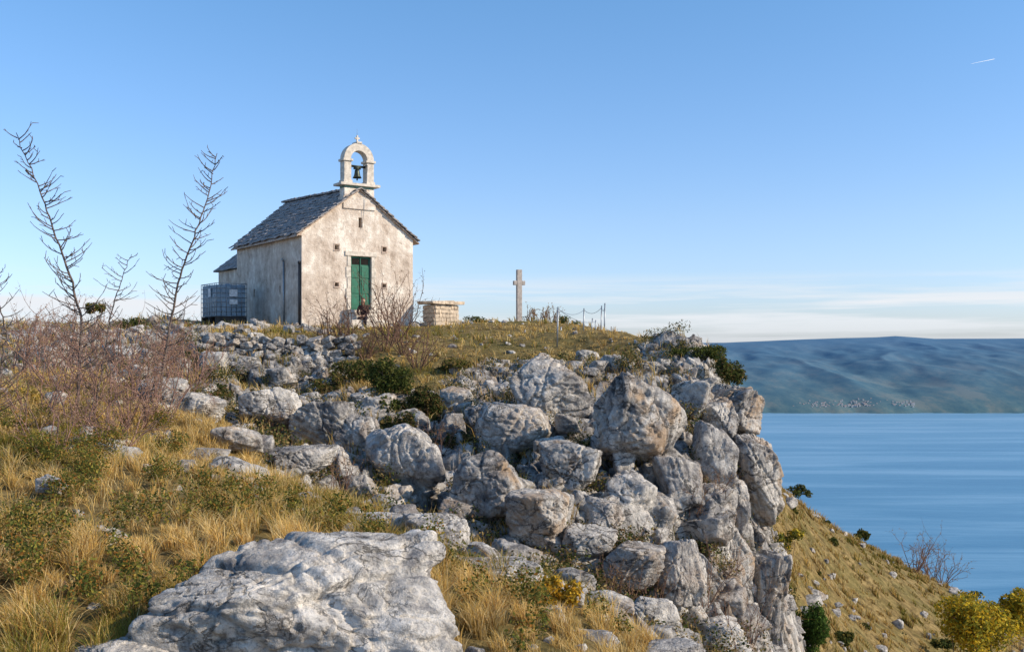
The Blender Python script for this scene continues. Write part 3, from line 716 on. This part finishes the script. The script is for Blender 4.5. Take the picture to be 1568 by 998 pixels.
for i in range(60):
    lx=rng.uniform(-.4,5.4) if i<28 else rng.uniform(-.6,-.05);ly=rng.uniform(-.6,-.05) if i<28 else rng.uniform(0,7)
    if i<28 and 1.5<lx<3.8: continue
    wx=-8.45+lx*.819-ly*.574;wy=40+lx*.574+ly*.819;pos.append((wx,wy,float(H([wx],[wy])[0])));sz.append(rng.uniform(.09,.24))
scatter_rocks('footing_stones',pos,sz,4,seed0=800)

# ------------------------------------------------------------ caged water tank
tx,ty=-12.45,43.0;tz=1.02
WT=empty('caged_water_tank',(tx,ty,tz),math.radians(35))
mat_tank=M_plain('grey_blue_plastic',(.19,.27,.34),.4,.4,0,.2,3,.01)
mat_wood=M_plain('pallet_wood',(.06,.05,.045),.8,.2,0,.3,9,.01)
mat_label=M_plain('label',(.62,.63,.63),.6,.3)
a,b,h=.62,.95,1.5
g=Geo();g.box(-a,a,-b,-.02,.12,h-.06);g.box(-a,a,.02,b,.12,h-.06);g.cyl((0,-.5,h-.06),(0,-.5,h),.12,.12,16);g.cyl((0,.5,h-.06),(0,.5,h),.12,.12,16)
g.obj('tank_bodies',mat_tank,parent=WT,bevel=.06)
g=Geo();A,B2=a+.04,b+.04
for z in np.linspace(.12,h,8):
    for (p,q) in (((-A,-B2),(A,-B2)),((A,-B2),(A,B2)),((A,B2),(-A,B2)),((-A,B2),(-A,-B2))): g.cyl((*p,z),(*q,z),.014,.014,6)
for x in np.linspace(-A,A,7):
    for y in (-B2,B2): g.cyl((x,y,.1),(x,y,h),.013,.013,6)
for y in np.linspace(-B2,B2,10):
    for x in (-A,A): g.cyl((x,y,.1),(x,y,h),.013,.013,6)
g.obj('wire_cage',mat_pipe,True,parent=WT)
g=Geo();g.box(-.1,.25,-B2-.02,-B2-.005,.95,1.25);g.box(-.1,.25,-B2-.02,-B2-.005,.62,.82);g.box(-A-.02,-A-.005,-.3,.0,.95,1.3);g.obj('labels',mat_label,parent=WT)
g=Geo()
for yy in (-B2,-.1,B2-.14): g.box(-A,A,yy,yy+.14,-.16,.06)
for yy in np.linspace(-B2,B2-.1,9): g.box(-A,A,yy,yy+.1,.062,.095)
for xx in (-A,-.07,A-.14): g.box(xx,xx+.14,-B2,B2,-.42,-.165)
g.obj('pallet',mat_wood,parent=WT)

# ------------------------------------------------------------ stone altar table
AL=empty('stone_altar',(-3.08,43,.70),math.radians(42))
mat_mas=M_plain('masonry_stone',(.54,.44,.33),.9,.15,0,.35,6,.03)
mat_mort=M_plain('mortar',(.46,.41,.35),.9,.1)
g=Geo();g.box(-.60,.60,-.38,.38,-.4,.93);g.obj('core',mat_mort,parent=AL)
g=Geo()
for r in range(7):
    z0=-.3+r*.175
    for (fx,L2) in (('f',.62),('b',.62),('l',.4),('r',.4)):
        u=-L2
        while u<L2-.02:
            w=rng.uniform(.14,.32);e=min(u+w,L2);hh=.155+rng.uniform(-.02,.012);o=rng.uniform(.0,.02)
            if fx=='f': g.box(u,e-.015,-.44-o,-.385,z0,z0+hh,jit=.012)
            if fx=='b': g.box(u,e-.015,.385,.44+o,z0,z0+hh,jit=.012)
            if fx=='l': g.box(-.66-o,-.605,u,e-.015,z0,z0+hh,jit=.012)
            if fx=='r': g.box(.605,.66+o,u,e-.015,z0,z0+hh,jit=.012)
            u=e
g.obj('masonry',mat_mas,parent=AL,bevel=.014)
g=Geo();g.box(-.86,-.2,-.56,.56,.95,1.10,jit=.025);g.box(-.19,.30,-.58,.55,.95,1.12,jit=.025);g.box(.31,.88,-.55,.57,.95,1.11,jit=.03);g.obj('top_slabs',mat_mas,parent=AL,bevel=.03)

# ------------------------------------------------------------ stone cross
CR=empty('stone_cross',(.33,46.5,.80),math.radians(18))
mat_cross=M_plain('cross_stone',(.44,.39,.35),.9,.15,0,.22,7,.015)
g=Geo();g.box(-.12,.12,-.10,.10,.12,2.62);g.box(-.275,-.123,-.095,.095,1.90,2.10);g.box(.123,.275,-.095,.095,1.90,2.10);g.box(-.28,.28,-.26,.26,-.4,.117)
g.obj('cross',mat_cross,parent=CR,bevel=.012)

# ------------------------------------------------------------ rope fence
FE=empty('rope_fence')
g=Geo();tops=[]
for (px,pt,pb,d) in [(853,470,540,31),(858,500,520,36),(893,472,512,37),(906,487,512,38),(911,490,512,39),(920,468,513,36),(925,464,513,35),(935,500,516,38)]:
    x=(px-784)/F*d;zt=(HZ-pt)/F*d;zb=float(H([x],[d])[0])-.1;g.cyl((x,d,zb),(x+.03,d,zt),.026,.022,8);tops.append((x+.03,d,zt-.06))
g.obj('posts',mat_pipe,True,parent=FE)
segs=[]
for a,b in ((0,2),(2,5),(5,6),(0,4)):
    A=np.array(tops[a]);B2=np.array(tops[b]);pr=A
    for i in range(1,13):
        t=i/12;q=A*(1-t)+B2*t-np.array([0,0,.35*4*t*(1-t)*.5]);segs.append((*pr,*q,.008,.008));pr=q
tubes('ropes',segs,mat_pipe,FE,5)

# ------------------------------------------------------------ person seated on the steps
def person(name,loc,rz,jacket,trouser,hair,lean=0,longhair=True):
    e=empty(name)
    J={'pel':(0,0,.50,.135),'sp':(0,-.03,.70,.125),'ch':(0,-.07+lean,.90,.145),'nk0':(0,-.08+lean,1.04,.07),'nk':(0,-.09+lean,1.09,.052)}
    for s,n in ((1,'L'),(-1,'R')):
        J['hp'+n]=(s*.10,-.02,.48,.10);J['kn'+n]=(s*.14,-.44,.50,.066);J['sh'+n]=(s*.14,-.41,.25,.052);J['an'+n]=(s*.14,-.38,.09,.04);J['to'+n]=(s*.16,-.56,.045,.035)
        J['cl'+n]=(s*.17,-.06+lean,.98,.065);J['el'+n]=(s*.23,-.17+lean,.75,.048);J['wr'+n]=(s*.10,-.36,.61,.028);J['pm'+n]=(s*.07,-.41,.59,.032)
        for q in range(4):
            o=(q-1.5)*.02;ln=(.075,.085,.08,.06)[q]
            J[f'fa{q}'+n]=(s*(.055)+o,-.44,.585,.0105);J[f'fb{q}'+n]=(s*.05+o,-.44-ln*.5,.575,.0095);J[f'fc{q}'+n]=(s*.048+o,-.44-ln*.85,.553,.008)
        J['ta'+n]=(s*.045,-.395,.615,.011);J['tb'+n]=(s*.025,-.43,.615,.009)
    names=list(J);idx={k:i for i,k in enumerate(names)}
    E_=[('pel','sp'),('sp','ch'),('ch','nk0'),('nk0','nk')]
    for n in 'LR':
        E_+=[('pel','hp'+n),('hp'+n,'kn'+n),('kn'+n,'sh'+n),('sh'+n,'an'+n),('an'+n,'to'+n),('ch','cl'+n),('cl'+n,'el'+n),('el'+n,'wr'+n),('wr'+n,'pm'+n),('pm'+n,'ta'+n),('ta'+n,'tb'+n)]
        for q in range(4): E_+=[('pm'+n,f'fa{q}'+n),(f'fa{q}'+n,f'fb{q}'+n),(f'fb{q}'+n,f'fc{q}'+n)]
    me=bpy.data.meshes.new('body');me.from_pydata([J[k][:3] for k in names],[(idx[a],idx[b]) for a,b in E_],[])
    ob=bpy.data.objects.new('body',me);scene.collection.objects.link(ob)
    ob.modifiers.new('s','SKIN')
    for i,k in enumerate(names):
        me.skin_vertices[0].data[i].radius=(J[k][3],J[k][3]);me.skin_vertices[0].data[i].use_root=(i==0)
    sb=ob.modifiers.new('ss','SUBSURF');sb.levels=2;sb.render_levels=2
    dg=bpy.context.evaluated_depsgraph_get();nm=bpy.data.meshes.new_from_object(ob.evaluated_get(dg));ob.modifiers.clear();ob.data=nm
    skin=M_plain('skin',(.50,.30,.21),.6,.3,0,.08,6,.001)
    nm.materials.clear()
    for m in (M_plain(name+'_jacket',jacket,.85,.2,0,.2,10,.01),M_plain(name+'_trousers',trouser,.85,.2,0,.2,10,.01),skin,M_plain('shoes',(.03,.025,.02),.6)): nm.materials.append(m)
    JP=np.array([J[k][:3] for k in names])
    for p in nm.polygons:
        p.use_smooth=True
        k=names[int(np.argmin(((JP-np.array(p.center[:]))**2).sum(1)))]
        p.material_index=3 if k[:2] in('to','an') else 1 if k[:2] in('hp','kn','sh') or k=='pel' and p.center[2]<.52 else 2 if (k[:2] in('pm','ta','tb') or k[0]=='f' or k=='nk') else 0
    ob.parent=e
    N,Fc=ico(5);v=N.copy();x,y,z=v.T
    rx=.075*(1-.18*np.clip(-z,0,1)**1.5);vv=np.stack([x*rx,y*.095,z*.118],1)
    vv[:,1]-=.022*np.exp(-((x/.16)**2+((z+.12)/.2)**2))*(y<0)
    vv[:,1]+=.010*(np.exp(-(((np.abs(x)-.36)/.16)**2+((z-.08)/.11)**2)))*(y<0)
    vv[:,1]-=.006*np.exp(-((x/.3)**2+((z+.47)/.06)**2))*(y<0)+.008*np.exp(-((x/.3)**2+((z+.8)/.15)**2))*(y<0)
    hp=np.array([0,-.11+lean,1.21]);mk('head',vv+hp,Fc,skin,True,parent=e)
    g=Geo()
    for s in (-1,1): g.box(s*.074-.008,s*.074+.008,hp[1]-.01,hp[1]+.025,1.18,1.24)
    g.obj('ears',skin,parent=e,bevel=.006)
    g=Geo()
    for s in (-1,1): g.box(s*.028-.011,s*.028+.011,hp[1]-.0905,hp[1]-.08,1.215,1.223)
    g.box(-.02,.02,hp[1]-.096,hp[1]-.085,1.152,1.158);g.obj('eyes_and_mouth',M_plain('dark_feature',(.06,.02,.02)),parent=e)
    keep=(z>.42)|((y>-.15)&(z>-.35))|((longhair)&(y>.1)&(z>-1))
    hv=np.stack([x*.086,y*.108+.004,z*.13],1)
    hv[:,2]=np.where(longhair&(z<-.2)&(y>0),hv[:,2]-.12,hv[:,2]);hv*=(1+.03*fbm(x*6,y*6,z*6,3,2))[:,None]
    fk=keep[Fc].all(1);mk('hair',hv+hp,Fc[fk],M_plain('hair',hair,.6,.4,0,.3,40,.004),True,parent=e)
    e.rotation_euler=(0,0,rz)
    lx,ly,lz=loc
    e.location=(-8.45+lx*.819-ly*.574,40+lx*.574+ly*.819,.446+lz)
    return e
person('seated_woman',(2.45,-.60,.07),math.radians(0),(.025,.012,.014),(.02,.018,.025),(.10,.03,.015))

# ------------------------------------------------------------ sea, island
SEA=-300.
def M_sea():
    t=NT('sea_water');p=t.pos()
    w=t.math('ADD',t.noise(t.sc(p,.02,.05,.02),1,6,.6),t.math('MULTIPLY',t.noise(t.sc(p,.15,.25,.1),1,4,.6),.4))
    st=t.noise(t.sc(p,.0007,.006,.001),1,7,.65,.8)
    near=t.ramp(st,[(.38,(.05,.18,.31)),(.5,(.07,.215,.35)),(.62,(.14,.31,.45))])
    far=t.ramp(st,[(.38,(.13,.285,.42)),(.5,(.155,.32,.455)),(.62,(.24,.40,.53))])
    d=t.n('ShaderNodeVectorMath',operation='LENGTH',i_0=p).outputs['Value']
    hz=t.n('ShaderNodeMapRange',i_0=d,i_1=900.,i_2=4300.).outputs[0]  # aerial haze painted into the water colour, paler with distance
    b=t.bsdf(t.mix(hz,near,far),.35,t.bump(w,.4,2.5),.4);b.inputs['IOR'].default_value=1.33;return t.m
xs=np.concatenate([[-40000],np.linspace(-3000,9000,20),[50000]]);ys=np.concatenate([[100],np.linspace(400,8000,20),[60000]])
XX,YY=np.meshgrid(xs,ys);ny,nx=XX.shape;i=np.arange(ny-1)[:,None]*nx+np.arange(nx-1)
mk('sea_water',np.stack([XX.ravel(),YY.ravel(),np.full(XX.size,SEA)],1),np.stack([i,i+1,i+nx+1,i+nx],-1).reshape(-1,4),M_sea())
xs=np.linspace(-2500,7500,700);ys=np.linspace(4050,9000,300);XX,YY=np.meshgrid(xs,ys);x=XX.ravel();y=YY.ravel()
coast=4290+60*fbm(x*.002,x*0,x*0,3,3)+25*fbm(x*.012,x*0,x*0,8,2)
t=(y-coast)/(7000-coast)
az=x/7000
top=np.interp(az*F+784,[300,900,1050,1110,1200,1290,1340,1370,1400,1430,1500,1568,1800,2200],[300,285,300,302,320,334,340,349,340,330,331,333,300,200])
prof=np.where(t<0,t*200,top*(np.clip(t,0,1)**.62))
prof=np.where(t>1,top*np.clip(1-(t-1)*1.5,-.2,1),prof)
rid=1-np.abs(fbm(x*.0022,y*.0011,x*0,15,4,.45))*2
amp=np.clip(t*4,0,1)*np.clip((1.0-t)*3,0.04,1)
z=SEA+prof+amp*(rid-.5)*38+amp*9*(.5-np.abs(fbm(x*.006,y*.003,x*0,17,3)))
def M_isl():
    t=NT('hazy_island');p=t.pos()
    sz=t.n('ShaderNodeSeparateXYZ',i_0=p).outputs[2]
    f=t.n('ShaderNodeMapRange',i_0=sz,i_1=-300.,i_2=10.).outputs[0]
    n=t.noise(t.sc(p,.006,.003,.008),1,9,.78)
    c1=t.ramp(n,[(.40,(.06,.125,.155)),(.5,(.09,.155,.17)),(.60,(.15,.185,.18))]);c2=t.ramp(n,[(.38,(.08,.17,.275)),(.62,(.108,.20,.30))])  # bluish aerial haze is put into the island's own base colours
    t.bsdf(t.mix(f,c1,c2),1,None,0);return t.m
ny,nx=XX.shape;i=np.arange(ny-1)[:,None]*nx+np.arange(nx-1)
mk('distant_island',np.stack([x,y,z],1),np.stack([i,i+1,i+nx+1,i+nx],-1).reshape(-1,4),M_isl())
g=Geo();g2=Geo()
for k2 in range(110):
    px=rng.choice([1240,1270,1290,1310,1320,1385])+rng.normal()*13;d=4312+abs(rng.normal())*35
    x0=(px-784)/F*d;a,b,h=rng.uniform(2,4.5),rng.uniform(2,4),rng.uniform(2,4)
    cst=4290+60*fbm(np.array([x0*.002]),np.zeros(1),np.zeros(1),3,3)[0];d=max(d,cst+8);tt=max(0,(d-cst)/(7000-cst));zz=SEA+320*tt**.62+1
    g.box(x0-a,x0+a,d-b,d+b,zz-10,zz+h)
    g2.add([(x0-a,d-b,zz+h),(x0+a,d-b,zz+h),(x0+a,d,zz+h+1.5),(x0-a,d,zz+h+1.5)],[(0,1,2,3)])
VI=empty('coastal_village');g.obj('house_walls',M_plain('house_walls',(.40,.42,.43),.9),parent=VI);g2.obj('house_roofs',M_plain('house_roofs',(.27,.2,.18),.9),parent=VI)
p0=np.array(survey(1487,98,9000));p1=np.array(survey(1522,91,9300))
segs=[]
for q in range(12):
    a=p0+(p1-p0)*q/12;b=p0+(p1-p0)*(q+1)/12;segs.append((*a,*b,1.0+q*.2,1.0+(q+1)*.2))
tubes('contrail',segs,M_plain('ice_cloud',(.7,.75,.8),1),None,6)

# ------------------------------------------------------------ light & sky
EL=math.radians(30);AZ=math.radians(-14)
sv=Vector((math.cos(EL)*math.cos(AZ),math.cos(EL)*math.sin(AZ),math.sin(EL)))
sl_=bpy.data.lights.new('sun','SUN');sl_.energy=5.0;sl_.angle=math.radians(.5);sl_.color=(1,.84,.64)
so=bpy.data.objects.new('sun',sl_);scene.collection.objects.link(so);so.rotation_euler=sv.to_track_quat('Z','Y').to_euler()
w=bpy.data.worlds.new('World');scene.world=w;w.use_nodes=True;nt=w.node_tree;nt.nodes.clear()
N=nt.nodes.new;Lk=nt.links.new
out=N('ShaderNodeOutputWorld');bg=N('ShaderNodeBackground');sky=N('ShaderNodeTexSky')
sky.sky_type='NISHITA';sky.sun_disc=False;sky.sun_elevation=EL;sky.sun_rotation=math.radians(90)-AZ;sky.altitude=300;sky.air_density=1.0;sky.dust_density=.6;sky.ozone_density=2.0
bg.inputs[1].default_value=.15
tc=N('ShaderNodeTexCoord');sp=N('ShaderNodeSeparateXYZ');Lk(tc.outputs['Generated'],sp.inputs[0])
rt=N('ShaderNodeValToRGB');el=rt.color_ramp.elements;el[0].position=0;el[0].color=(.60,.68,.98,1);el[1].position=.36;el[1].color=(.58,.84,.99,1);e=el.new(.12);e.color=(.66,.74,.92,1);Lk(sp.outputs[2],rt.inputs[0])
ti=N('ShaderNodeMix');ti.data_type='RGBA';ti.blend_type='MULTIPLY';ti.inputs[0].default_value=1;Lk(sky.outputs[0],ti.inputs[6]);Lk(rt.outputs[0],ti.inputs[7])
gn=N('ShaderNodeVectorMath');gn.operation='SCALE';gn.inputs['Scale'].default_value=1.38;Lk(ti.outputs[2],gn.inputs[0])
mp=N('ShaderNodeMapping');mp.inputs['Scale'].default_value=(1.6,1.6,34);mp.inputs['Location'].default_value=(.4,.2,.35);Lk(tc.outputs['Generated'],mp.inputs[0])
nz=N('ShaderNodeTexNoise');nz.inputs['Scale'].default_value=1.9;nz.inputs['Detail'].default_value=7;nz.inputs['Roughness'].default_value=.58;Lk(mp.outputs[0],nz.inputs['Vector'])
r1=N('ShaderNodeValToRGB');r1.color_ramp.elements[0].position=.42;r1.color_ramp.elements[1].position=.58;Lk(nz.outputs[0],r1.inputs[0])
r2=N('ShaderNodeValToRGB');el=r2.color_ramp.elements;el[0].position=0;el[0].color=(.4,.4,.4,1);el[1].position=.070;el[1].color=(0,0,0,1);e=el.new(.038);e.color=(1,1,1,1);Lk(sp.outputs[2],r2.inputs[0])
mu=N('ShaderNodeMath');mu.operation='MULTIPLY';Lk(r1.outputs[0],mu.inputs[0]);Lk(r2.outputs[0],mu.inputs[1])
mx=N('ShaderNodeMix');mx.data_type='RGBA';Lk(mu.outputs[0],mx.inputs[0]);Lk(gn.outputs[0],mx.inputs[6]);mx.inputs[7].default_value=(5.7,5.9,6.2,1)
Lk(mx.outputs[2],bg.inputs[0]);Lk(bg.outputs[0],out.inputs[0])

cam=bpy.data.cameras.new('camera');co=bpy.data.objects.new('camera',cam);scene.collection.objects.link(co)
cam.lens=35;cam.sensor_width=36;cam.shift_y=.0166;cam.clip_start=.1;cam.clip_end=120000
co.location=(0,0,0);co.rotation_euler=(math.radians(90),0,0);scene.camera=co
scene.view_settings.view_transform='Standard';scene.view_settings.look='None';scene.view_settings.exposure=0
